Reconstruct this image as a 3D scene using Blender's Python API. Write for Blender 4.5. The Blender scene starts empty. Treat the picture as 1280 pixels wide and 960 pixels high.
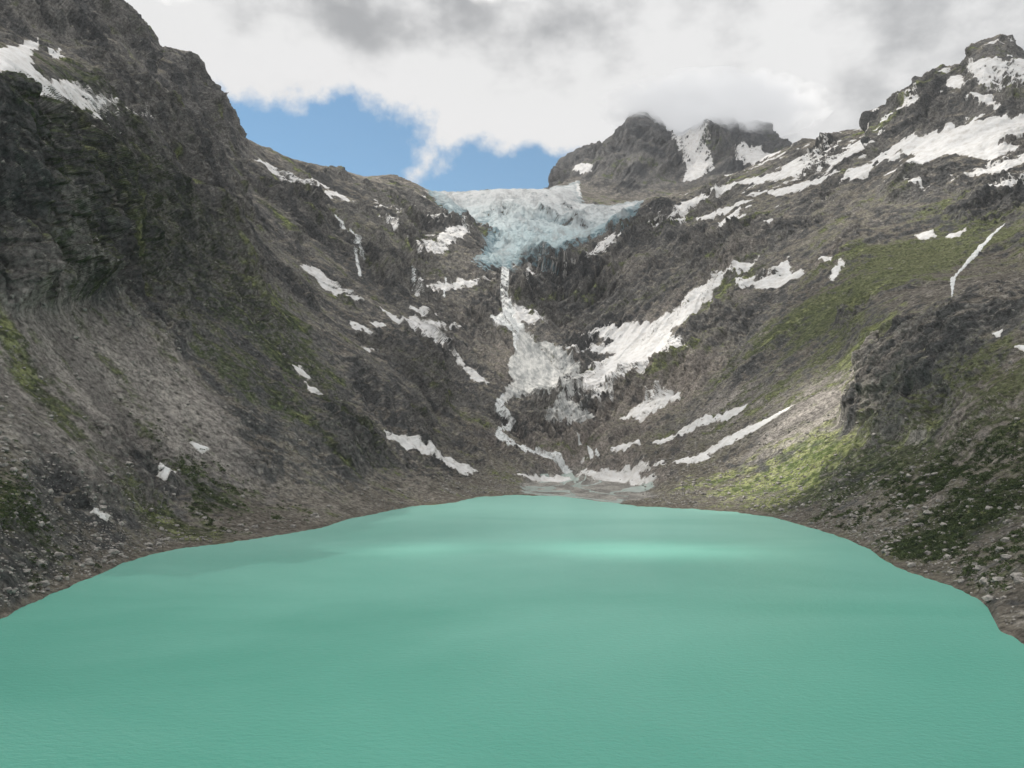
import bpy, math, time
import numpy as np
from mathutils import Vector
T0=time.time()
Q=1.2
F=985.0; PITCH=math.atan(65/985.0); CAMH=90.0
cp,sp=math.cos(PITCH),math.sin(PITCH)
scene=bpy.context.scene

# ---------------------------------------------------------------- image pixel helper
# control points are image pixels, cast from the camera (at 0,0,90), with estimated depths
def pixel_ray(px,py):
    s=(480-py)/F; a=(px-640)/F
    yy=cp-s*sp; zz=sp+s*cp
    return a/yy, zz/yy

# ---------------------------------------------------------------- noise
rng=np.random.RandomState(7)
PERM=rng.permutation(4096).astype(np.int32)
ang=rng.rand(4096)*2*np.pi
GX=np.cos(ang).astype(np.float32); GY=np.sin(ang).astype(np.float32)
def perlin(x,y,seed=0):
    xf=np.floor(x); yf=np.floor(y)
    xi=xf.astype(np.int64); yi=yf.astype(np.int64)
    fx=(x-xf).astype(np.float32); fy=(y-yf).astype(np.float32)
    def g(ix,iy,dx,dy):
        h=PERM[(PERM[(ix+seed*131)&4095]+iy)&4095]
        return GX[h]*dx+GY[h]*dy
    u=fx*fx*fx*(fx*(fx*6-15)+10); v=fy*fy*fy*(fy*(fy*6-15)+10)
    a=g(xi,yi,fx,fy); b=g(xi+1,yi,fx-1,fy)
    c=g(xi,yi+1,fx,fy-1); d=g(xi+1,yi+1,fx-1,fy-1)
    return ((a+(b-a)*u)*(1-v)+(c+(d-c)*u)*v)*1.5
def fbm(x,y,wl,octs,seed=0,gain=0.5,pix=None,ridged=False):
    out=np.zeros(x.shape,np.float32); amp=1.0
    for o in range(octs):
        n=perlin(x/wl,y/wl,seed+o)
        if ridged: n=1-2*np.abs(n)*1.3
        if pix is not None: n=n*np.clip(wl/(2.2*pix)-0.5,0,1)
        out+=amp*n; amp*=gain; wl*=0.49
    return out
def smooth(a,lo,hi):
    t=np.clip((a-lo)/(hi-lo),0,1); return t*t*(3-2*t)
def gsm(a,sig,axis=-1):
    r=int(3*sig)+1; k=np.exp(-0.5*(np.arange(-r,r+1)/sig)**2); k/=k.sum()
    p=np.pad(a,(r,r),mode='edge'); return np.convolve(p,k,'valid')
def boxblur(A,r):
    for ax in (0,1):
        pw=[(0,0),(0,0)]; pw[ax]=(r+1,r)
        C=np.cumsum(np.pad(A,pw,mode='edge'),axis=ax)
        n=A.shape[ax]
        A=(np.take(C,np.arange(2*r+1,2*r+1+n),axis=ax)-np.take(C,np.arange(0,n),axis=ax))/(2*r+1)
    return A

# ---------------------------------------------------------------- feature lines
SHORE=[(-500,957),(-200,851),(0,775),(50,750),(100,728),(130,715),(160,702),(200,690),(260,682),(330,672),(400,660),(440,648),(480,640),(520,632),(560,630),(600,621),(640,619),(700,620),(760,628),(800,633),(860,636),(920,640),(970,648),(1020,662),(1060,675),(1090,688),(1110,705),(1150,720),(1200,738),(1235,755),(1242,782),(1280,805),(1450,861),(1750,970)]
L2=[(-500,900,250),(-200,780,350),(0,690,430),(100,670,560),(200,655,680),(300,640,770),(400,628,880),(500,608,1100),(560,606,1200),(600,602,1330),(640,600,1380),(700,598,1420),(780,600,1350),(820,610,1130),(900,608,1080),(1000,620,920),(1060,638,780),(1120,660,640),(1200,690,530),(1280,740,400),(1450,800,340),(1750,900,260)]
L3=[(-500,700,330),(-200,620,430),(0,560,560),(100,540,680),(200,520,820),(300,510,950),(400,520,1100),(500,545,1300),(560,560,1450),(640,565,1550),(700,560,1600),(780,560,1500),(860,550,1350),(940,545,1200),(1000,540,1100),(1060,550,980),(1120,560,860),(1200,580,720),(1280,600,600),(1450,640,460),(1750,740,340)]
L4=[(-500,500,450),(-200,410,580),(0,395,705),(60,390,780),(130,370,900),(200,370,1020),(300,390,1200),(400,430,1400),(500,450,1650),(560,470,1800),(640,490,1850),(700,490,1900),(780,490,1800),(860,460,1650),(940,440,1500),(1000,450,1330),(1060,475,1140),(1100,435,1090),(1150,410,1030),(1200,394,980),(1230,376,950),(1280,378,900),(1450,420,700),(1750,520,500)]
L5=[(-500,200,560),(-200,130,700),(0,116,800),(60,145,880),(110,170,990),(200,230,1300),(300,290,1600),(400,330,1900),(500,350,2150),(560,370,2200),(640,390,2200),(700,390,2250),(780,380,2250),(860,350,2150),(940,320,2000),(1000,310,1850),(1060,310,1700),(1120,318,1580),(1200,330,1450),(1280,328,1360),(1450,350,950),(1750,380,650)]
L6=[(-500,60,900),(-200,50,1100),(0,45,1300),(100,70,1450),(200,120,1700),(300,215,2050),(400,250,2400),(500,270,2600),(560,300,2600),(600,325,2500),(640,334,2450),(700,330,2500),(780,300,2600),(860,275,2600),(940,240,2500),(1000,230,2350),(1060,220,2150),(1120,210,1980),(1200,200,1850),(1280,200,1750),(1450,200,1300),(1750,230,1000)]
L7=[(-500,-300,1500),(-200,-200,1700),(0,-130,1900),(60,-90,2000),(110,-30,2080),(145,0,2150),(165,25,2180),(183,45,2200),(195,70,2230),(213,64,2250),(232,68,2280),(243,80,2300),(255,105,2330),(275,130,2400),(290,150,2450),(300,170,2500),(330,187,2600),(370,200,2700),(420,212,2850),(455,222,2950),(490,219,3000),(520,230,3000),(550,245,2950),(575,262,2900),(600,295,2800),(618,318,2650),(640,322,2620),(680,318,2700),(720,301,2750),(760,283,2850),(790,262,2900),(810,250,2950),(860,240,3000),(900,225,3000),(940,210,2950),(1000,185,2900),(1060,168,2750),(1085,165,2700),(1095,150,2680),(1110,140,2660),(1150,118,2600),(1180,97,2560),(1205,88,2520),(1222,66,2500),(1240,60,2480),(1262,70,2450),(1280,75,2420),(1450,120,2100),(1750,150,1800)]
L8=[(-500,-100,2000),(0,0,2400),(150,60,2700),(300,205,3000),(400,235,3250),(500,245,3400),(560,265,3350),(600,290,3050),(640,300,2950),(700,304,3020),(780,285,3250),(860,265,3450),(1000,230,3400),(1100,200,3200),(1280,140,2950),(1450,170,2800),(1750,250,2400)]
L9=[(-500,100,3000),(0,200,3300),(300,240,3700),(500,250,3850),(540,242,3900),(600,241,3950),(640,240,4000),(700,238,4000),(720,246,4000),(760,254,4000),(800,254,4050),(860,250,4100),(1000,225,4100),(1280,200,4000),(1750,300,3800)]
L10=[(-500,200,5200),(0,280,5200),(500,290,5200),(640,285,5200),(680,270,5200),(698,238,5200),(705,227,5200),(715,212,5200),(735,196,5200),(755,185,5200),(778,166,5200),(797,148,5200),(806,145,5200),(822,152,5200),(835,163,5200),(852,170,5250),(868,166,5250),(885,160,5250),(905,158,5250),(935,164,5250),(950,172,5250),(965,188,5250),(985,200,5250),(1050,215,5200),(1280,230,5200),(1750,300,5200)]
NV=int(1180*Q); NO=int(70*Q)
U=np.concatenate([np.linspace(-1.25,-0.72,NO,endpoint=False),np.linspace(-0.72,0.72,NV),np.linspace(0.72,1.25,NO+1)[1:]])
def samp(pts,sharp=False):
    p=np.array(pts,float); u,t=pixel_ray(p[:,0],p[:,1]); d=p[:,2]
    o=np.argsort(u); T=np.interp(U,u[o],t[o]); D=np.interp(U,u[o],d[o])
    D=gsm(D,16*Q); 
    if sharp: T=gsm(T,1.5*Q)
    else: T=gsm(T,12*Q)
    return D,CAMH+T*D
p=np.array([(a,b,0) for a,b in SHORE],float); u,t=pixel_ray(p[:,0],p[:,1]); ds=-CAMH/t
Dsh=gsm(np.interp(U,u,ds),5*Q)
Dsh=Dsh*(1+0.006*perlin(U*60,U*0+3.3,5)+0.004*perlin(U*170,U*0+3.3,6))
lines=[(Dsh*0.62,np.full_like(Dsh,-25)),(Dsh,np.zeros_like(Dsh))]
for L,s in ((L2,0),(L3,0),(L4,0),(L5,0),(L6,0),(L7,1),(L8,0),(L9,1),(L10,1)):
    D,Z=samp(L,bool(s))
    D=np.maximum(D,lines[-1][0]+25)
    lines.append((D,Z))
lines.append((lines[-1][0]+1200,lines[-1][1]*0.6)); lines.append((lines[-1][0]+3000,lines[-1][1]*0.5))
KD=np.array([l[0] for l in lines]); KZ=np.array([l[1] for l in lines])
K=len(lines)
rows=[int(r*Q) for r in (26,120,190,200,280,220,170,40,120,130,16,8)]
h=np.diff(KD,axis=0); dl=np.diff(KZ,axis=0)/h
M=np.zeros_like(KZ); M[0]=dl[0]; M[-1]=dl[-1]
for k in range(1,K-1):
    w1=2*h[k]+h[k-1]; w2=h[k]+2*h[k-1]
    same=dl[k]*dl[k-1]>0
    with np.errstate(all='ignore'):
        m=(w1+w2)/(w1/dl[k-1]+w2/dl[k])
    M[k]=np.where(same,m,0)
DD=[];ZZ=[];TT=[]
for k in range(K-1):
    n=rows[k]
    for i in range(n+(1 if k==K-2 else 0)):
        s=i/n
        DD.append(KD[k]+h[k]*s)
        ZZ.append((2*s**3-3*s*s+1)*KZ[k]+(s**3-2*s*s+s)*h[k]*M[k]+(-2*s**3+3*s*s)*KZ[k+1]+(s**3-s*s)*h[k]*M[k+1])
        TT.append(k+s)
Y=np.array(DD); Z=np.array(ZZ); TT=np.array(TT)[:,None]*np.ones_like(Y)
X=U[None,:]*Y
NR,NC=Y.shape
def normals(X,Y,Z):
    dZi,dZj=np.gradient(Z); dYi,dYj=np.gradient(Y); dXi,dXj=np.gradient(X)
    nx=dYi*dZj-dZi*dYj; ny=dZi*dXj-dXi*dZj; nz=dXi*dYj-dYi*dXj
    l=np.sqrt(nx*nx+ny*ny+nz*nz)+1e-9; s=np.sign(nz+1e-12)/l
    return nx*s,ny*s,nz*s
NX0,NY0,NZ0=normals(X,Y,Z)
steep=1-NZ0
pix=np.sqrt(X*X+Y*Y)/F
B=X/Y
side=np.clip(np.abs(B-0.06)/0.25,0,1)
left=smooth(-B,-0.02,0.15)
wx=X+45*fbm(X,Y,350,2,50); wy=Y+45*fbm(X,Y,350,2,60)
land=smooth(Z,0,70); low=smooth(Z,0,12)
def setvis():
    global TANS,CM
    TANS=(Z-CAMH)/Y; CM=np.maximum.accumulate(TANS,axis=0)
setvis()
def hit(px,py):
    u,t=pixel_ray(px,py)
    j=np.interp(u,U,np.arange(NC)); j0=int(min(max(j,0),NC-1.001))
    col=CM[:,j0]; i=int(np.searchsorted(col,t)); i=min(max(i,1),NR-20)
    if col[-1]<t: i=int(np.argmax(col>=col[-1]-1e-9))
    i=max(i,1)
    t0,t1=TANS[i-1,j0],TANS[i,j0]; f=np.clip((t-t0)/(t1-t0+1e-9),0,1)
    y=Y[i-1,j0]+(Y[i,j0]-Y[i-1,j0])*f
    return u*y,y
def blob(px,py,rx,ry):
    x,y=hit(px,py); return np.exp(-(((X-x)/rx)**2+((Y-y)/ry)**2))
# regional ground cover, as ellipses on the ground (metres)
veg=1.2*blob(210,270,130,170)+1.0*blob(30,135,80,60)+0.9*blob(250,330,100,120)+0.6*blob(20,660,35,60)+0.8*blob(290,632,60,40)+0.6*blob(60,190,60,60)+0.6*blob(130,180,90,90)
veg+=0.9*blob(1100,340,120,180)+0.9*blob(1000,410,120,130)+0.9*blob(1200,300,130,180)+0.9*blob(1240,640,60,90)+0.9*blob(1180,560,70,90)+0.8*blob(1130,680,60,60)
veg+=0.8*blob(1060,600,90,90)+0.5*blob(300,480,70,100)+0.4*blob(150,640,100,80)+0.5*blob(400,480,120,150)+0.6*blob(1240,470,60,90)+0.5*blob(1060,440,90,120)
sunlit_grass=1.1*blob(960,594,90,55)+0.9*blob(880,602,60,40)+0.6*blob(1020,580,60,60)+0.4*blob(1130,400,90,100)  # grass lightened in its colour to stand in for the sun patch
scree=1.0*blob(130,470,75,110)+0.9*blob(50,540,60,80)+0.8*blob(200,480,60,90)+1.0*blob(1000,535,90,90)+0.9*blob(1050,500,60,80)+0.6*blob(300,560,70,80)+0.7*blob(900,520,90,120)+0.5*blob(1130,570,50,70)
veg=np.clip(veg,0,1.1); sunlit_grass=np.clip(sunlit_grass,0,1); scree=np.clip(scree,0,1)
knob=np.clip(blob(1150,440,110,90)+blob(1240,420,90,100)+blob(1090,470,50,60),0,1)
gully=np.clip(blob(670,460,90,130)+blob(650,400,70,90)+0.8*blob(790,440,110,130),0,1)
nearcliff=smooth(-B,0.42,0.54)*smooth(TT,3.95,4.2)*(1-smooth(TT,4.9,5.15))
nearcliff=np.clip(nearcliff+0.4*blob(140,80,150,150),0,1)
cliff=smooth(steep,0.17,0.38)
ncl=fbm(wx,wy,230,4,9)
cliffn=np.clip(cliff*0.6+0.7*ncl+0.5*knob+0.7*nearcliff-0.8*scree-0.6*sunlit_grass,0,1)
skyl=np.clip(np.exp(-((TT-7)/0.35)**2)+np.exp(-((TT-9)/0.3)**2)+np.exp(-((TT-10)/0.25)**2),0,1)
ds_=np.clip(Y/1200,0.45,1.9)
flat=(1-0.8*skyl)*(1-0.75*gully)
Zb=Z.copy()
D=np.zeros_like(Z)
rib=side*fbm(wx*0.3,wy,150,4,11,ridged=True,pix=pix)+(1-side)*fbm(wx,wy*0.55,190,4,21,ridged=True,pix=pix)
D+=land*flat*(0.4+0.6*cliffn)*10*rib*ds_
D+=land*flat*cliffn*side*2*fbm(wx*0.25,wy,38,3,15,ridged=True,pix=pix)*ds_
# buttresses and chimneys of the near cliff
bx=(X*0.55+Y)+12*perlin(X/60,Z/60,17)
D+=nearcliff*(20*fbm(bx,Z*0.16,75,5,18,ridged=True,gain=0.5)+6*smooth(fbm(bx*0.7,Z*1.4,40,4,19),-0.02,0.05))
sx_=0.55+0.45*side
for wl,hgt,sd_ in ((330,18,101),(150,10,111),(70,5.6,121),(34,3.2,131),(17,1.7,141)):
    n=fbm(wx*sx_,wy*(1.25-0.45*side)+0.5*Z,wl,4,sd_,gain=0.55)
    st=smooth(n,-0.03,0.05)+0.6*smooth(n,0.33,0.39)+0.6*smooth(n,-0.45,-0.39)
    D+=land*flat*(0.08+0.92*np.clip(cliffn+0.4*(1-side)*(TT<6.6)*(TT>2.2),0,1))*hgt*(st-1.0)*ds_*np.clip(wl*0.12/pix-0.4,0,1)
D+=land*(1-0.6*skyl)*(1-0.6*gully)*(0.2+0.8*cliffn)*2.9*fbm(wx,wy+0.5*Z,46,6,31,ridged=True,gain=0.67,pix=pix)*ds_
fine=fbm(X,Y+0.6*Z,13,6,41,gain=0.75,pix=pix)
D+=low*(0.6+0.9*cliffn)*fine*np.clip(ds_,0.6,2)
pk=smooth(TT,9.1,9.6)*(1-smooth(TT,10.2,10.6))
D+=pk*(30*fbm(X,Y*0.6,420,7,81,ridged=True,gain=0.6,pix=pix))*(1-0.85*np.exp(-((TT-10)/0.15)**2))
X=X+NX0*D; Y=Y+NY0*D; Z=Z+NZ0*D
Z=Z+smooth(Z,-8,3)*(1-smooth(Z,10,30))*fbm(X,Y,30,5,45,gain=0.6)*0.7
dx_,dy_=hit(735,611)
delta=smooth(1.25-np.sqrt(((X-dx_)/105)**2+((Y-dy_-40)/210)**2)+0.25*fbm(X,Y,90,3,47),0.0,0.45)
fan=np.clip((Y-Dsh[None,:])*0.02,-8,14)
Z=Z*(1-delta)+np.minimum(Zb,fan+0.2*fbm(X,Y,25,4,46))*delta
setvis()
NZ=normals(X,Y,Z)[2]

# ---------------------------------------------------------------- ground colours (mineral / cover map with painted sun and haze, per vertex)
def lerp(a,b,t): return a+(np.array(b,np.float32)-a)*t[...,None]
one=np.ones(X.shape+(3,),np.float32)
nA=fbm(wx*0.4+wy*0.1,wy,90,6,201,gain=0.62); nB=fbm(X,Y+0.5*Z,22,5,211,gain=0.7,pix=pix); nC=fbm(wx,wy,420,4,221); nD=fbm(X,Y+0.7*Z,8,4,231,gain=0.8,pix=pix)
NZb=boxblur(NZ,2)
rock=lerp(one*np.array([0.105,0.106,0.106]),(0.28,0.267,0.25),smooth(nA+0.5*nB,-0.7,0.8))
rock=lerp(rock,(0.40,0.355,0.32),0.75*smooth(nC+0.4*nB+0.3*gully,-0.15,0.6)*smooth(Z,900,300)*(1-left))
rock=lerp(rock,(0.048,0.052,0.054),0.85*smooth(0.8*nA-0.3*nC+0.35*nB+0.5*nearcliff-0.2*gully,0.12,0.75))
soil=lerp(one*np.array([0.175,0.16,0.136]),(0.35,0.322,0.285),smooth(nA+0.7*nB,-0.6,0.8))
f=smooth(NZb+0.16*nB,0.66,0.84)[...,None]; col=rock*(1-f)+soil*f
sc=lerp(one*np.array([0.26,0.242,0.226]),(0.47,0.435,0.40),smooth(fbm(wx*0.25,wy,40,5,241,gain=0.65)+0.4*nD,-0.7,0.8))
f=smooth(scree+0.45*nA,0.25,0.75)[...,None]; col=col*(1-f)+sc*f
vf=smooth(veg+0.75*nA+0.35*nB+0.25*nD,0.3,0.8)*smooth(NZ,0.28,0.55)*0.9
gr=lerp(one*np.array([0.028,0.044,0.02]),(0.095,0.125,0.052),smooth(nB+nD*0.6,-0.6,0.9))
gl=lerp(gr,(0.18,0.20,0.095),0.7*smooth(B,0.2,0.5)*smooth(Z,60,160))
col=col*(1-vf[...,None])+gl*vf[...,None]
olive=smooth(0.5*nC+0.5*nA+0.3*nB+0.3,0.0,0.7)*smooth(NZ,0.6,0.85)*0.5*smooth(TT,7.0,5.5)
col=lerp(col,(0.135,0.14,0.077),olive)
lf=smooth(sunlit_grass+0.5*nA+0.3*nB,0.3,0.85)*0.9
lg=lerp(one*np.array([0.12,0.165,0.055]),(0.34,0.37,0.165),smooth(nB+nD*0.5,-0.6,0.7))
col=col*(1-lf[...,None])+lg*lf[...,None]
col=lerp(col,(0.40,0.38,0.35),0.6*smooth(nD+0.3*nB,0.45,0.9)*(1-0.7*vf))
col=lerp(col,(0.04,0.04,0.036),0.65*smooth(-nD+0.3*nB,0.4,1.0))
shore=np.exp(-((Z-1.2)/1.6)**2); col=lerp(col,(0.20,0.18,0.15),0.7*shore)
gv=lerp(one*np.array([0.27,0.262,0.245]),(0.43,0.415,0.385),smooth(fbm(X,Y*0.6,35,5,251,gain=0.65),-0.5,0.5))
f=smooth(delta+0.12*nA,0.35,0.8)[...,None]; col=col*(1-f)+gv*f
far_haze=smooth(Y,3800,5000); col=lerp(col,(0.155,0.16,0.17),0.5*far_haze)  # far rock shifted to blue-grey, haze put into the colour
col=np.clip(col,0.01,0.9)

# ---------------------------------------------------------------- mesh helpers
vi=np.arange(NR*NC).reshape(NR,NC)
a=vi[:-1,:-1];b=vi[:-1,1:];c=vi[1:,1:];d=vi[1:,:-1]
TRI=np.stack([np.stack([a,b,c],-1),np.stack([a,c,d],-1)],2).reshape(-1,3)
def mesh_obj(name,co,tri,mats,smoothsh=True,attrs=None,color=None):
    me=bpy.data.meshes.new(name)
    me.vertices.add(len(co)); me.vertices.foreach_set("co",np.ascontiguousarray(co,dtype=np.float32).ravel())
    n=len(tri); me.loops.add(n*3); me.loops.foreach_set("vertex_index",np.ascontiguousarray(tri,dtype=np.int32).ravel())
    me.polygons.add(n); me.polygons.foreach_set("loop_start",np.arange(0,n*3,3,dtype=np.int32))
    me.polygons.foreach_set("use_smooth",np.full(n,smoothsh,dtype=bool))
    me.update(calc_edges=True)
    for k,v in (attrs or {}).items():
        at=me.attributes.new(k,'FLOAT','POINT'); at.data.foreach_set("value",np.ascontiguousarray(v,dtype=np.float32).ravel())
    if color is not None:
        at=me.attributes.new("cover",'FLOAT_VECTOR','POINT'); at.data.foreach_set("vector",np.ascontiguousarray(color,dtype=np.float32).ravel())
    for m in mats: me.materials.append(m)
    ob=bpy.data.objects.new(name,me); scene.collection.objects.link(ob); return ob
def ground_poly(poly):
    out=[]
    n=len(poly)
    for i in range(n):
        x0,y0=poly[i]; x1,y1=poly[(i+1)%n]
        m=max(1,int(math.hypot(x1-x0,y1-y0)/9))
        for k in range(m):
            out.append(hit(x0+(x1-x0)*k/m,y0+(y1-y0)*k/m))
    return np.array(out)
fX=X.ravel(); fY=Y.ravel(); fZ=Z.ravel()
def sdf_layer(polys,margin=25):
    out=np.full(fX.shape,-margin,np.float32)
    for po in polys:
        P=ground_poly(po)
        mn=P.min(0)-margin; mx=P.max(0)+margin
        idx=np.nonzero((fX>mn[0])&(fX<mx[0])&(fY>mn[1])&(fY<mx[1]))[0]
        if len(idx)==0: continue
        x=fX[idx]; y=fY[idx]
        d2=np.full(len(idx),1e12); ins=np.zeros(len(idx),bool)
        n=len(P)
        for i in range(n):
            ax,ay=P[i]; bx,by=P[(i+1)%n]; ex,ey=bx-ax,by-ay; L=ex*ex+ey*ey+1e-9
            tt=np.clip(((x-ax)*ex+(y-ay)*ey)/L,0,1)
            d2=np.minimum(d2,(x-ax-tt*ex)**2+(y-ay-tt*ey)**2)
            if abs(ey)>1e-9:
                cr=((ay>y)!=(by>y))&(x<ex*(y-ay)/ey+ax); ins^=cr
        dd=np.sqrt(d2); s=np.where(ins,dd,-dd)
        out[idx]=np.maximum(out[idx],s)
    return out
Zsm=boxblur(Z,4).ravel()
fNZ=NZb.ravel()
def layer(name,polys,mat,tmax,k,edge,extra=None,wl=24,drape=0.0,base=None,bias=0.0):
    s=sdf_layer(polys)
    if base is not None: s=np.maximum(s,base)
    sel=np.nonzero(s>-24.9)[0]
    nz=np.zeros_like(s); xs,ys=fX[sel],fY[sel]
    nz[sel]=edge*(fbm(xs*0.7,ys,wl,5,91,gain=0.75)+0.6*np.clip((fNZ[sel]-0.68)*5,-1.6,0.3))*np.clip(ys/1500,0.3,2)+bias
    th=np.clip((s+nz)*k,-2.5,tmax)
    if extra is not None:
        e=np.zeros_like(s); e[sel]=extra(xs,ys); th=th+np.where(th>0,e*np.clip(th/tmax,0,1),0)
    zz=fZ+th
    if drape>0:
        wgt=np.clip(th/tmax,0,1)*drape
        zz=np.where(th>0,np.maximum(fZ*(1-wgt)+Zsm*wgt+th,fZ+0.15*th),zz)
    keep=(th[TRI]>0).any(1); tri=TRI[keep]
    uq,inv=np.unique(tri,return_inverse=True)
    co=np.stack([fX[uq],fY[uq],zz[uq]],-1)
    return mesh_obj(name,co,inv.reshape(-1,3),[mat],attrs={"th":th[uq]})

# ---------------------------------------------------------------- material helpers
def mat(name):
    m=bpy.data.materials.new(name); m.use_nodes=True
    nt=m.node_tree; return m,nt,nt.nodes,nt.links,nt.nodes['Principled BSDF']
class G:
    def __init__(s,nt): s.nt=nt; s.n=nt.nodes; s.l=nt.links
    def set(s,sock,v):
        if hasattr(v,'is_output'): s.l.new(v,sock)
        else: sock.default_value=v
    def noise(s,scale,detail=6,rough=0.55,vec=None,dist=0.0):
        n=s.n.new('ShaderNodeTexNoise'); n.inputs['Scale'].default_value=scale; n.inputs['Detail'].default_value=detail
        n.inputs['Roughness'].default_value=rough; n.inputs['Distortion'].default_value=dist
        if vec is not None: s.l.new(vec,n.inputs['Vector'])
        return n.outputs['Fac']
    def math(s,op,a,b=0.0,c=None,clamp=False):
        n=s.n.new('ShaderNodeMath'); n.operation=op; n.use_clamp=clamp
        s.set(n.inputs[0],a); s.set(n.inputs[1],b)
        if c is not None: s.set(n.inputs[2],c)
        return n.outputs[0]
    def ramp(s,f,lo,hi,a=0.0,b=1.0):
        n=s.n.new('ShaderNodeMapRange'); n.interpolation_type='SMOOTHSTEP'
        s.set(n.inputs['Value'],f); n.inputs['From Min'].default_value=lo; n.inputs['From Max'].default_value=hi
        n.inputs['To Min'].default_value=a; n.inputs['To Max'].default_value=b
        return n.outputs[0]
    def mix(s,f,a,b,mode='MIX'):
        n=s.n.new('ShaderNodeMix'); n.data_type='RGBA'; n.blend_type=mode
        s.set(n.inputs[0],f)
        for sock,v in ((n.inputs[6],a),(n.inputs[7],b)):
            if isinstance(v,tuple): sock.default_value=(*v,1)
            else: s.l.new(v,sock)
        return n.outputs[2]
    def attr(s,name,o='Fac'):
        n=s.n.new('ShaderNodeAttribute'); n.attribute_name=name; return n.outputs[o]
    def coord(s):
        return s.n.new('ShaderNodeTexCoord').outputs['Object']
    def mapv(s,vec,sc,rot=(0,0,0)):
        n=s.n.new('ShaderNodeMapping'); n.inputs['Scale'].default_value=sc; n.inputs['Rotation'].default_value=rot; s.l.new(vec,n.inputs['Vector']); return n.outputs[0]
    def bump(s,hgt,strength,dist,normal=None):
        n=s.n.new('ShaderNodeBump'); n.inputs['Strength'].default_value=strength; n.inputs['Distance'].default_value=dist
        s.l.new(hgt,n.inputs['Height'])
        if normal is not None: s.l.new(normal,n.inputs['Normal'])
        return n.outputs[0]

m_terr,nt,nn,ll,bs=mat("alpine_rock"); g=G(nt); co=g.coord()
f1=g.noise(0.2,7,0.8,co)
vm=nn.new('ShaderNodeVectorMath'); vm.operation='SCALE'; ll.new(g.attr('cover','Vector'),vm.inputs[0]); ll.new(g.ramp(f1,0.32,0.68,0.36,1.58),vm.inputs['Scale'])
ll.new(vm.outputs[0],bs.inputs['Base Color']); bs.inputs['Roughness'].default_value=0.95; bs.inputs['Specular IOR Level'].default_value=0.12
ll.new(g.bump(f1,1.0,5.5),bs.inputs['Normal'])
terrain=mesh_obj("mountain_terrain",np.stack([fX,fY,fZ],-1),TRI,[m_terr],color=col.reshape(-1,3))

# ---------------------------------------------------------------- snow, ice, water layers
m_snow,nt,nn,ll,bs=mat("old_snow"); g=G(nt); co=g.coord()
n1=g.noise(0.06,7,0.75,co)
c1=g.mix(g.ramp(n1,0.40,0.68,0,0.65),(0.74,0.74,0.74),(0.50,0.475,0.44))
c1=g.mix(g.ramp(g.attr('th'),0.7,0.0,0,0.55),c1,(0.38,0.355,0.32))
ll.new(c1,bs.inputs['Base Color']); bs.inputs['Roughness'].default_value=0.85
ll.new(g.bump(n1,0.5,2.5),bs.inputs['Normal'])

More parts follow.
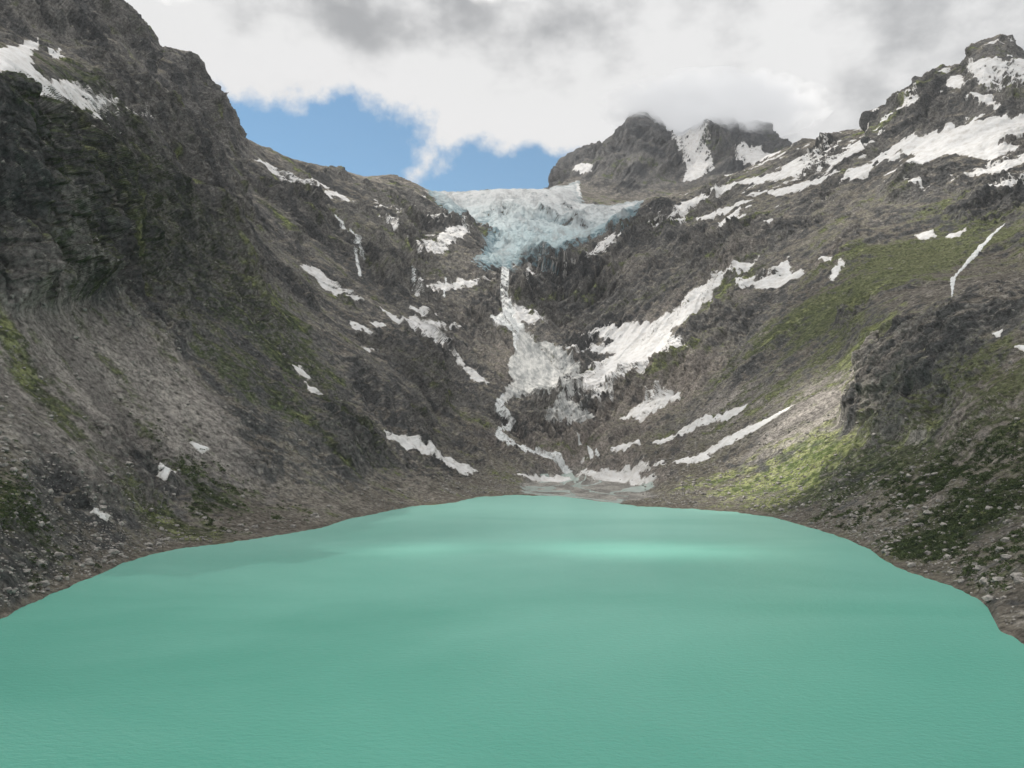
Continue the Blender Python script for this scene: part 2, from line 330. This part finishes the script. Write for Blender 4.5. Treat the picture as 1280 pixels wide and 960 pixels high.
SNOW=[[(-5,62),(22,58),(45,88),(60,98),(95,102),(110,118),(125,130),(150,148),(195,162),(150,155),(120,143),(95,130),(60,125),(40,120),(15,112),(-5,108)],
[(78,147),(110,152),(150,163),(165,172),(130,163),(95,155)],[(60,66),(74,62),(78,70),(66,73)],[(20,60),(48,48),(50,56),(36,70),(44,82),(28,76)],
[(320,202),(335,205),(360,220),(395,226),(412,235),(380,232),(350,224)],[(385,238),(420,240),(442,252),(415,247)],
[(376,334),(398,337),(408,348),(430,358),(454,378),(432,374),(405,360)],[(474,270),(500,272),(498,282),(482,280)],
[(508,303),(545,300),(562,282),(585,283),(590,290),(572,300),(548,318),(525,318),(515,310)],
[(512,362),(550,352),(590,348),(618,345),(590,357),(540,364),(520,372)],
[(476,387),(500,398),(515,396),(545,404),(582,405),(565,412),(548,418),(572,430),(548,432),(525,421),(510,410),(490,400)],
[(512,385),(530,384),(548,394),(525,396)],[(437,400),(455,408),(467,415),(445,413)],[(462,402),(480,406),(470,409)],[(452,432),(470,436),(460,438)],
[(366,456),(378,459),(389,470),(374,467)],[(382,477),(400,492),(389,491)],
[(562,434),(572,445),(585,460),(605,470),(608,482),(590,473),(575,457)],
[(478,538),(500,546),(520,551),(540,562),(570,577),(597,588),(580,593),(560,582),(530,570),(500,558),(485,549)],
[(205,582),(218,590),(206,602),(198,596)],[(236,553),(262,560),(250,563)],[(113,643),(140,648),(130,652)],
[(645,592),(680,594),(715,598),(700,603),(665,600)],[(716,591),(760,586),(800,580),(832,580),(800,590),(820,598),(800,606),(750,600)],
[(640,386),(657,383),(674,395),(684,398),(670,404),(655,402),(640,402)],
[(948,322),(940,336),(905,354),(887,375),(867,392),(850,408),(838,412),(838,424),(858,436),(825,444),(806,465),(784,482),(765,496),(740,504),(728,485),(725,470),(742,462),(730,452),(750,453),(770,442),(740,442),(700,432),(745,432),(765,425),(725,416),(770,406),(810,403),(840,390),(858,372),(870,360),(900,347),(925,331)],
[(920,350),(960,345),(985,325),(990,338),(1005,342),(975,358),(955,361),(922,362)],
[(776,523),(800,508),(820,495),(845,487),(850,498),(825,511),(800,525)],
[(818,552),(850,540),(885,519),(890,527),(860,543),(830,552)],[(888,526),(910,516),(934,507),(925,518),(905,528)],
[(843,578),(880,569),(892,571),(860,581)],[(870,573),(905,551),(950,529),(998,506),(955,533),(915,556)],[(765,560),(790,553),(800,556),(778,562)],[(720,575),(738,573),(732,579)],
[(808,278),(850,256),(880,243),(905,233),(950,220),(1000,208),(1030,203),(1085,170),(1082,186),(1050,204),(1010,217),(960,227),(925,230),(895,247),(870,257),(840,271),(815,280)],
[(1000,193),(1052,176),(1030,200),(1000,215),(970,225),(980,208)],
[(1060,213),(1095,203),(1085,220),(1050,231)],[(960,240),(1010,227),(1050,216),(1020,232),(970,246)],[(868,277),(900,262),(940,250),(905,268)],[(1235,228),(1290,212),(1290,222),(1250,235)],[(1130,228),(1165,220),(1150,231)],
[(1088,203),(1130,175),(1180,165),(1230,150),(1290,138),(1290,168),(1250,175),(1275,185),(1240,200),(1185,192),(1150,205),(1105,220),(1148,195),(1120,192),(1100,206)],
[(1205,85),(1230,72),(1290,75),(1290,97),(1260,108),(1235,112),(1215,100)],[(1180,97),(1200,90),(1207,108),(1190,110)],[(1205,118),(1240,120),(1252,134),(1225,133)],[(1235,205),(1290,190),(1290,204),(1240,218)],
[(1143,294),(1165,288),(1170,295),(1150,301)],[(1184,296),(1208,286),(1196,299)],[(1034,347),(1050,325),(1056,330),(1042,350)],[(1024,323),(1040,319),(1038,327)],
[(640,350),(700,325),(745,308),(770,289),(778,292),(760,311),(720,327),(670,342)],[(894,286),(913,268),(925,261),(916,275),(902,287)],[(950,278),(965,276),(962,282)],[(838,278),(858,272),(850,281)],
[(838,172),(870,158),(892,156),(880,172),(888,190),(893,210),(870,224),(853,228),(858,212),(852,192)],[(913,182),(935,179),(955,188),(974,192),(950,202),(925,202)],[(720,208),(742,204),(735,216),(714,216)],[(700,240),(722,226),(726,246),(705,246)],
[(1268,434),(1284,432),(1284,438)],[(1240,420),(1252,417),(1250,424)]]
hollow=fbm(fX*0.6,fY,75,4,301,gain=0.6)
hi=np.exp(-((TT.ravel()-6.3)/0.55)**2)*smooth(fX/fY,0.12,0.3)*1.15+0.6*np.exp(-((TT.ravel()-6.2)/0.5)**2)*smooth(np.abs(fX/fY+0.02),0.2,0.1)
base=np.where(hi>0.2,(hollow-0.97+0.36*hi)*22,-25).astype(np.float32); base=np.clip(base,-25,6)
snow=layer("snow_field",SNOW,m_snow,2.2,0.3,4.2,drape=0.7,base=base,bias=1.0)

m_gl,nt,nn,ll,bs=mat("glacier_ice"); g=G(nt); co=g.coord()
cr=g.noise(0.05,7,0.75,g.mapv(co,(0.35,1.5,1.5)),0.4)
sz=nn.new('ShaderNodeSeparateXYZ'); ll.new(co,sz.inputs[0])
up=g.ramp(g.math('ADD',sz.outputs[2],g.math('MULTIPLY',g.noise(0.004,4,0.6,co),300)),950,1400)
hc=g.mix(up,(0.48,0.60,0.635),(0.72,0.74,0.745)); dc=g.mix(up,(0.16,0.27,0.32),(0.34,0.40,0.42))
c1=g.mix(g.ramp(g.math('ADD',g.attr('th'),g.math('MULTIPLY',g.math('SUBTRACT',cr,0.5),48)),-1,11),dc,hc)
c1=g.mix(g.ramp(g.noise(0.009,6,0.7,g.mapv(co,(2.5,0.6,0.6))),0.46,0.66,0,0.6),c1,(0.34,0.35,0.355))
ll.new(c1,bs.inputs['Base Color']); bs.inputs['Roughness'].default_value=0.6
ll.new(g.bump(cr,1.0,11.0),bs.inputs['Normal'])
GL=[[(536,238),(560,238),(640,237),(700,234),(722,226),(728,255),(760,258),(805,250),(795,266),(768,284),(742,299),(700,313),(660,324),(642,334),(603,336),(594,324),(610,308),(600,298),(616,290),(604,278),(576,270),(552,258)]]
def crev(x,y):
    return (6*fbm(x*0.35+20*perlin(x/200,y/200,3),y,32,4,61,ridged=True,gain=0.65)-2)*smooth(y,4000,3300)
glac=layer("glacier",GL,m_gl,9,0.15,7,extra=crev,wl=40,bias=4)

m_ice,nt,nn,ll,bs=mat("dirty_ice"); g=G(nt); co=g.coord()
n1=g.noise(0.06,8,0.8,g.mapv(co,(1,0.35,0.4)))
c1=g.mix(g.ramp(n1,0.38,0.60),(0.30,0.315,0.315),(0.66,0.66,0.64)); ll.new(c1,bs.inputs['Base Color']); bs.inputs['Roughness'].default_value=0.7
ll.new(g.bump(n1,1.0,5.0),bs.inputs['Normal'])
ICE=[[(650,405),(665,420),(680,440),(690,455),(712,470),(725,490),(735,505),(720,492),(700,490),(660,492),(640,495),(625,500),(640,475),(635,460),(642,440),(645,420)],[(684,511),(702,490),(730,505),(742,520),(720,527),(695,526),(680,522)],[(665,425),(700,432),(725,452),(730,485),(712,470),(690,452)]]
ice=layer("avalanche_ice_cone",ICE,m_ice,5,0.4,3.0,drape=0.8,bias=1)

m_wf,nt,nn,ll,bs=mat("white_water"); g=G(nt); co=g.coord()
n1=g.noise(0.3,5,0.7,g.mapv(co,(1,1,0.3)))
ll.new(g.mix(g.ramp(n1,0.3,0.7),(0.50,0.53,0.53),(0.80,0.81,0.81)),bs.inputs['Base Color']); bs.inputs['Roughness'].default_value=0.5
WF=[[(627,334),(637,334),(635,360),(640,380),(648,393),(630,398),(626,370)],[(612,396),(640,396),(655,404),(640,412),(622,404)],[(640,400),(650,402),(652,430),(648,450),(642,430)]]
wf=layer("waterfall",WF,m_wf,2.5,0.8,0.6,drape=0.8,bias=1)
ST=[[(626,492),(632,494),(630,506),(636,514),(647,527),(634,530),(618,512),(620,503)],[(634,528),(640,532),(627,541),(642,550),(652,558),(636,556),(618,543)],[(652,556),(668,562),(690,566),(704,572),(716,590),(703,591),(690,574),(668,568),(650,561)],[(1258,278),(1240,296),(1222,318),(1195,345),(1190,372),(1188,350),(1214,320),(1235,297)],[(720,541),(733,555),(750,572),(744,574),(727,558)],[(515,330),(520,345),(519,362),(515,350)],[(436,285),(451,300),(456,330),(450,315)],[(412,262),(425,275),(436,292),(424,280)],[(442,310),(446,312),(452,345),(448,344)],[(556,346),(559,347),(556,372),(553,370)]]
st_=layer("mountain_stream",ST,m_wf,1.0,0.8,1.1,wl=14,drape=0.3,bias=0.15)
# braided channels over the gravel fan
m_rv,nt,nn,ll,bs=mat("silty_river_water"); bs.inputs['Base Color'].default_value=(0.36,0.43,0.40,1); bs.inputs['Roughness'].default_value=0.25
ch=np.abs(fbm(X+30*fbm(X,Y,120,2,331),Y*0.28,70,3,321,gain=0.45))
chan=np.where(delta>0.55,(0.11-ch)*60,-25).ravel().astype(np.float32); chan=np.clip(chan,-25,5)
rv=layer("river",[[(703,588),(714,590),(728,598),(715,598)]],m_rv,0.25,0.25,0.4,base=chan)

# ---------------------------------------------------------------- boulders and shrubs
def scatter(n,wfun,seed):
    r=np.random.RandomState(seed); W=wfun.ravel()*1.0
    area=(pix.ravel()**2); W=W*area; W=np.where(np.abs(fX/fY)<0.8,W,0); W=np.where(fY<1900,W,0); W/=W.sum()
    idx=r.choice(len(W),n,p=W); return idx,r
def inst(name,tv,tf,idx,r,sizes,mat_,sink=0.25,flat=0.7,jit=0.3):
    n=len(idx); V=len(tv)
    base=tv[None]*(1+jit*(r.rand(n,V,1)-0.5)*2)
    an=r.rand(n)*6.283; ca,sa=np.cos(an)[:,None],np.sin(an)[:,None]
    x=base[:,:,0]*ca-base[:,:,1]*sa; y=base[:,:,0]*sa+base[:,:,1]*ca; z=base[:,:,2]*flat
    s=sizes[:,None]; st=(0.7+0.7*r.rand(n))[:,None]
    co=np.stack([x*s*st+fX[idx][:,None],y*s+fY[idx][:,None],z*s+fZ[idx][:,None]+sizes[:,None]*(flat*0.6-sink)],-1).reshape(-1,3)
    tri=(tf[None]+(np.arange(n)*V)[:,None,None]).reshape(-1,3)
    return mesh_obj(name,co,tri,[mat_],False)
ph=(1+5**.5)/2
iv=np.array([(-1,ph,0),(1,ph,0),(-1,-ph,0),(1,-ph,0),(0,-1,ph),(0,1,ph),(0,-1,-ph),(0,1,-ph),(ph,0,-1),(ph,0,1),(-ph,0,-1),(-ph,0,1)])/1.9
it=np.array([(0,11,5),(0,5,1),(0,1,7),(0,7,10),(0,10,11),(1,5,9),(5,11,4),(11,10,2),(10,7,6),(7,1,8),(3,9,4),(3,4,2),(3,2,6),(3,6,8),(3,8,9),(4,9,5),(2,4,11),(6,2,10),(8,6,7),(9,8,1)])
m_bl,nt,nn,ll,bs=mat("boulder_rock"); g=G(nt); co=g.coord(); n1=g.noise(0.25,5,0.7,co)
ll.new(g.mix(g.ramp(n1,0.35,0.65),(0.13,0.125,0.118),(0.38,0.36,0.33)),bs.inputs['Base Color']); bs.inputs['Roughness'].default_value=0.95
ll.new(g.bump(n1,0.8,1.0),bs.inputs['Normal'])
Wb=(0.15+0.6*scree+smooth(Z,90,10))*smooth(Z,0.3,3)*smooth(nC+nB*0.5,-0.6,0.5)*smooth(Z,500,150)*(1-delta)
idx,r=scatter(24000,Wb,3); sz_=np.clip(0.45*(1-r.rand(24000))**(-0.42),0.35,3.2)
inst("boulders",iv,it,idx,r,sz_,m_bl)
m_sh,nt,nn,ll,bs=mat("alder_scrub"); g=G(nt); co=g.coord(); n1=g.noise(0.2,4,0.7,co)
ll.new(g.mix(g.ramp(n1,0.35,0.65),(0.024,0.042,0.017),(0.08,0.11,0.037)),bs.inputs['Base Color']); bs.inputs['Roughness'].default_value=0.9
r=np.random.RandomState(5); nl=46
dirs=r.normal(size=(nl,3)); dirs/=np.linalg.norm(dirs,axis=1)[:,None]; dirs[:,2]=np.abs(dirs[:,2])
cen=dirs*(0.45+0.55*r.rand(nl,1)); lv=(cen[:,None,:]+r.normal(size=(nl,3,3))*0.22).reshape(-1,3); lt=np.arange(nl*3).reshape(-1,3)
Ws=(np.clip(blob(1245,640,60,80)+blob(1190,600,45,60)+0.8*blob(1130,690,60,50)+0.7*blob(1060,640,60,50)+0.5*blob(1230,700,40,50)+0.5*blob(290,635,60,40)+0.35*blob(20,650,40,60)+0.3*blob(110,690,50,40),0,1))*smooth(Z,2,6)*smooth(nA+0.7*nB,-0.1,0.5)
idx,r=scatter(7500,Ws,6)
inst("alder_shrubs",lv,lt,idx,r,0.8+1.7*r.rand(7500)**1.5,m_sh,sink=0.35,flat=0.75,jit=0.15)

# ---------------------------------------------------------------- lake
m_lake,nt,nn,ll,bs=mat("glacial_lake_water"); g=G(nt); co=g.coord()
l1=g.noise(0.005,4,0.55,g.mapv(co,(0.6,1.1,1),(0,0,0.25)),0.6)
sy=nn.new('ShaderNodeSeparateXYZ'); ll.new(co,sy.inputs[0])
lake_tone=g.math('ADD',g.ramp(sy.outputs[1],120,1100),g.math('MULTIPLY',g.math('SUBTRACT',l1,0.5),0.9),clamp=True)  # paler towards the far end, varied by noise
ll.new(g.mix(lake_tone,(0.082,0.33,0.255),(0.25,0.555,0.475)),bs.inputs['Base Color'])
bs.inputs['Roughness'].default_value=0.25; bs.inputs['IOR'].default_value=1.33
w1=g.noise(0.3,5,0.7,g.mapv(co,(1,1.6,1)))
ll.new(g.bump(w1,0.8,0.8),bs.inputs['Normal'])
lk=np.array([(-1500,-600,0),(1500,-600,0),(1500,1900,0),(-1500,1900,0)],float)
lake=mesh_obj("lake",lk,np.array([[0,1,2],[0,2,3]]),[m_lake],False)

# ---------------------------------------------------------------- sun
SAZ,SEL=math.radians(-62),math.radians(48)
dv=Vector((math.sin(SAZ)*math.cos(SEL),math.cos(SAZ)*math.cos(SEL),math.sin(SEL)))
sd=bpy.data.lights.new("sun",'SUN'); sd.energy=5.0; sd.angle=math.radians(0.6); sd.color=(1,0.95,0.87)
so=bpy.data.objects.new("sun",sd); scene.collection.objects.link(so)
so.rotation_euler=dv.to_track_quat('Z','Y').to_euler()

# ---------------------------------------------------------------- cloud sheet added out of view, gaps aimed to throw sun patches
CH=3500.0
cx=np.linspace(-6200,800,300); cy=np.linspace(-1200,5950,300); CX,CY=np.meshgrid(cx,cy)
CZ=CH+90*fbm(CX,CY,700,4,401)
ci=np.arange(CX.size).reshape(CX.shape)
ct=np.concatenate([np.stack([ci[:-1,:-1],ci[:-1,1:],ci[1:,1:]],-1).reshape(-1,3),np.stack([ci[:-1,:-1],ci[1:,1:],ci[1:,:-1]],-1).reshape(-1,3)])
gap=np.zeros_like(CX)
def cut(x,y,z0,rx,ry,k):
    global gap
    x+=dv.x/dv.z*(CH-z0); y+=dv.y/dv.z*(CH-z0)
    q=((CX-x)/rx)**2+((CY-y)/ry)**2
    gap=np.maximum(gap,k*np.exp(-(q*(1+0.35*fbm(CX,CY,110,3,431)))**1.5))
def opening(px,py,rx,ry,k=1.0):
    x,y=hit(px,py)
    i=np.argmin((fX-x)**2+(fY-y)**2); cut(x,y,max(fZ[i],0),rx,ry,k)
def lake_open(px,py,rx,ry,k):
    u,t=pixel_ray(px,py); y=-CAMH/t; cut(u*y,y,0,rx,ry,k)
opening(960,590,160,110,1.0); opening(1040,510,120,150,0.9)
lake_open(810,687,70,42,0.75); lake_open(530,686,62,34,0.55)
opening(860,420,200,260,0.4); opening(480,240,300,300,0.5); opening(650,450,150,250,0.35); opening(1150,250,250,300,0.35)
dens=np.clip(0.84+0.24*fbm(CX,CY,600,4,411)-gap,0.02,0.97)
ex=np.minimum(np.minimum(CX-cx[0],cx[-1]-CX),np.minimum(CY-cy[0],cy[-1]-CY)); dens*=smooth(ex+100*fbm(CX,CY,300,3,421),20,320)
m_cl=bpy.data.materials.new("cloud_shade_sheet"); m_cl.use_nodes=True; nt=m_cl.node_tree; nn=nt.nodes; ll=nt.links
nn.remove(nn['Principled BSDF']); tr=nn.new('ShaderNodeBsdfTransparent'); tl=nn.new('ShaderNodeBsdfTranslucent'); tl.inputs[0].default_value=(0.97,0.97,0.98,1)
mx=nn.new('ShaderNodeMixShader'); at=nn.new('ShaderNodeAttribute'); at.attribute_name='dens'
ll.new(at.outputs['Fac'],mx.inputs[0]); ll.new(tr.outputs[0],mx.inputs[1]); ll.new(tl.outputs[0],mx.inputs[2]); ll.new(mx.outputs[0],nn['Material Output'].inputs[0])
mesh_obj("added_cloud_sheet",np.stack([CX,CY,CZ],-1).reshape(-1,3),ct,[m_cl],attrs={"dens":dens})

# ---------------------------------------------------------------- cloud caught on the back summit
import bmesh
bm=bmesh.new(); bmesh.ops.create_icosphere(bm,subdivisions=4,radius=1.0)
me=bpy.data.meshes.new("summit_cloud"); bm.to_mesh(me); bm.free()
sc_=bpy.data.objects.new("summit_cloud",me); scene.collection.objects.link(sc_)
sc_.location=(1290,4900,2180); sc_.scale=(760,380,210)
m_sc=bpy.data.materials.new("summit_cloud_vapour"); m_sc.use_nodes=True; nt=m_sc.node_tree; g=G(nt); nn=nt.nodes; ll=nt.links
nn.remove(nn['Principled BSDF'])
oc=g.coord(); ln=nn.new('ShaderNodeVectorMath'); ln.operation='LENGTH'; ll.new(oc,ln.inputs[0])
fo=g.math('SUBTRACT',1.0,ln.outputs['Value'])
cnz=g.noise(3.0,5,0.6,g.mapv(oc,(1.8,0.9,0.8)))
dn=g.ramp(g.math('ADD',fo,g.math('MULTIPLY',g.math('SUBTRACT',cnz,0.5),1.6)),0.0,0.6,0,0.018)
vs=nn.new('ShaderNodeVolumeScatter'); vs.inputs['Color'].default_value=(0.9,0.9,0.9,1); ll.new(dn,vs.inputs['Density'])
ve=nn.new('ShaderNodeEmission'); ve.inputs['Color'].default_value=(0.95,0.97,1,1); ll.new(g.math('MULTIPLY',dn,0.37),ve.inputs['Strength'])  # added glow standing in for light scattered many times inside the cloud
ad=nn.new('ShaderNodeAddShader'); ll.new(vs.outputs[0],ad.inputs[0]); ll.new(ve.outputs[0],ad.inputs[1]); ll.new(ad.outputs[0],nn['Material Output'].inputs['Volume'])
me.materials.append(m_sc)

# ---------------------------------------------------------------- valley air: a thin even haze
bm=bmesh.new(); bmesh.ops.create_cube(bm,size=1.0)
me=bpy.data.meshes.new("valley_haze"); bm.to_mesh(me); bm.free()
hz=bpy.data.objects.new("valley_haze",me); scene.collection.objects.link(hz)
hz.location=(0,4000,1350); hz.scale=(12000,9500,2900)
m_hz=bpy.data.materials.new("haze"); m_hz.use_nodes=True; nt=m_hz.node_tree; nn=nt.nodes; nn.remove(nn['Principled BSDF'])
vs=nn.new('ShaderNodeVolumeScatter'); vs.inputs['Color'].default_value=(0.85,0.92,1.0,1); vs.inputs['Density'].default_value=2.2e-5
nt.links.new(vs.outputs[0],nn['Material Output'].inputs['Volume']); me.materials.append(m_hz)

# ---------------------------------------------------------------- world
w=bpy.data.worlds.new("World"); scene.world=w; w.use_nodes=True; nt=w.node_tree; g=G(nt); n=nt.nodes; l=nt.links
bg=n['Background']; bg.inputs[1].default_value=1.0
sky=n.new('ShaderNodeTexSky'); sky.sky_type='NISHITA'; sky.sun_disc=False; sky.sun_elevation=SEL; sky.sun_rotation=SAZ; sky.altitude=1700
tc=n.new('ShaderNodeTexCoord').outputs['Generated']
sx=n.new('ShaderNodeSeparateXYZ'); l.new(tc,sx.inputs[0]); x,y,z=sx.outputs
az=g.math('ARCTAN2',x,y); el=g.math('ARCSINE',z)
cv=g.mapv(tc,(1,1,1.5))
cn=g.noise(7.0,9,0.57,cv); cn2=g.noise(3.0,4,0.5,cv); cn3=g.noise(9.0,8,0.6,tc)
def ell(px,py,rx,ry):
    u,t=pixel_ray(px,py); a0=math.atan(u); e0=math.atan(t*math.cos(a0))
    dx=g.math('DIVIDE',g.math('SUBTRACT',az,a0),rx/F); dy=g.math('DIVIDE',g.math('SUBTRACT',el,e0),ry/F)
    return g.math('SUBTRACT',1.0,g.math('SQRT',g.math('ADD',g.math('MULTIPLY',dx,dx),g.math('MULTIPLY',dy,dy))))
hole=g.math('MAXIMUM',ell(390,205,190,92),ell(620,250,180,78))
hf=g.math('ADD',hole,g.math('MULTIPLY',g.math('SUBTRACT',cn3,0.5),1.6))
hm=g.ramp(hf,-0.02,0.28,0,0.95)
dark=g.math('MAXIMUM',g.ramp(ell(480,0,270,85),0.0,0.8,0,1),g.math('MAXIMUM',g.ramp(ell(1050,60,300,120),0,0.9,0,0.3),g.ramp(ell(830,130,110,35),0,0.9,0,0.3)))
cl=g.math('ADD',g.math('MULTIPLY',cn,0.6),g.math('MULTIPLY',cn2,0.4))
cl=g.math('SUBTRACT',cl,g.math('MULTIPLY',dark,0.10))
ccol=g.mix(g.ramp(cl,0.33,0.53),(0.44,0.45,0.465),(0.88,0.885,0.89))
rim=g.ramp(hole,-0.6,-0.1,0,0.6)
ccol=g.mix(rim,ccol,(0.90,0.90,0.91))
skc=n.new('ShaderNodeVectorMath'); skc.operation='SCALE'; l.new(sky.outputs[0],skc.inputs[0]); skc.inputs['Scale'].default_value=0.14
skt=g.mix(1.0,skc.outputs[0],(0.72,1.0,1.0),'MULTIPLY')
fin=g.mix(hm,ccol,skt); l.new(fin,bg.inputs[0])

# ---------------------------------------------------------------- camera
cd=bpy.data.cameras.new("camera"); cd.sensor_width=36; cd.lens=36*F/1280; cd.clip_start=1; cd.clip_end=40000
cam=bpy.data.objects.new("camera",cd); scene.collection.objects.link(cam); cam.location=(0,0,CAMH); cam.rotation_euler=(math.pi/2+PITCH,0,0)
scene.camera=cam
scene.view_settings.view_transform='Standard'; scene.view_settings.look='None'; scene.view_settings.exposure=0
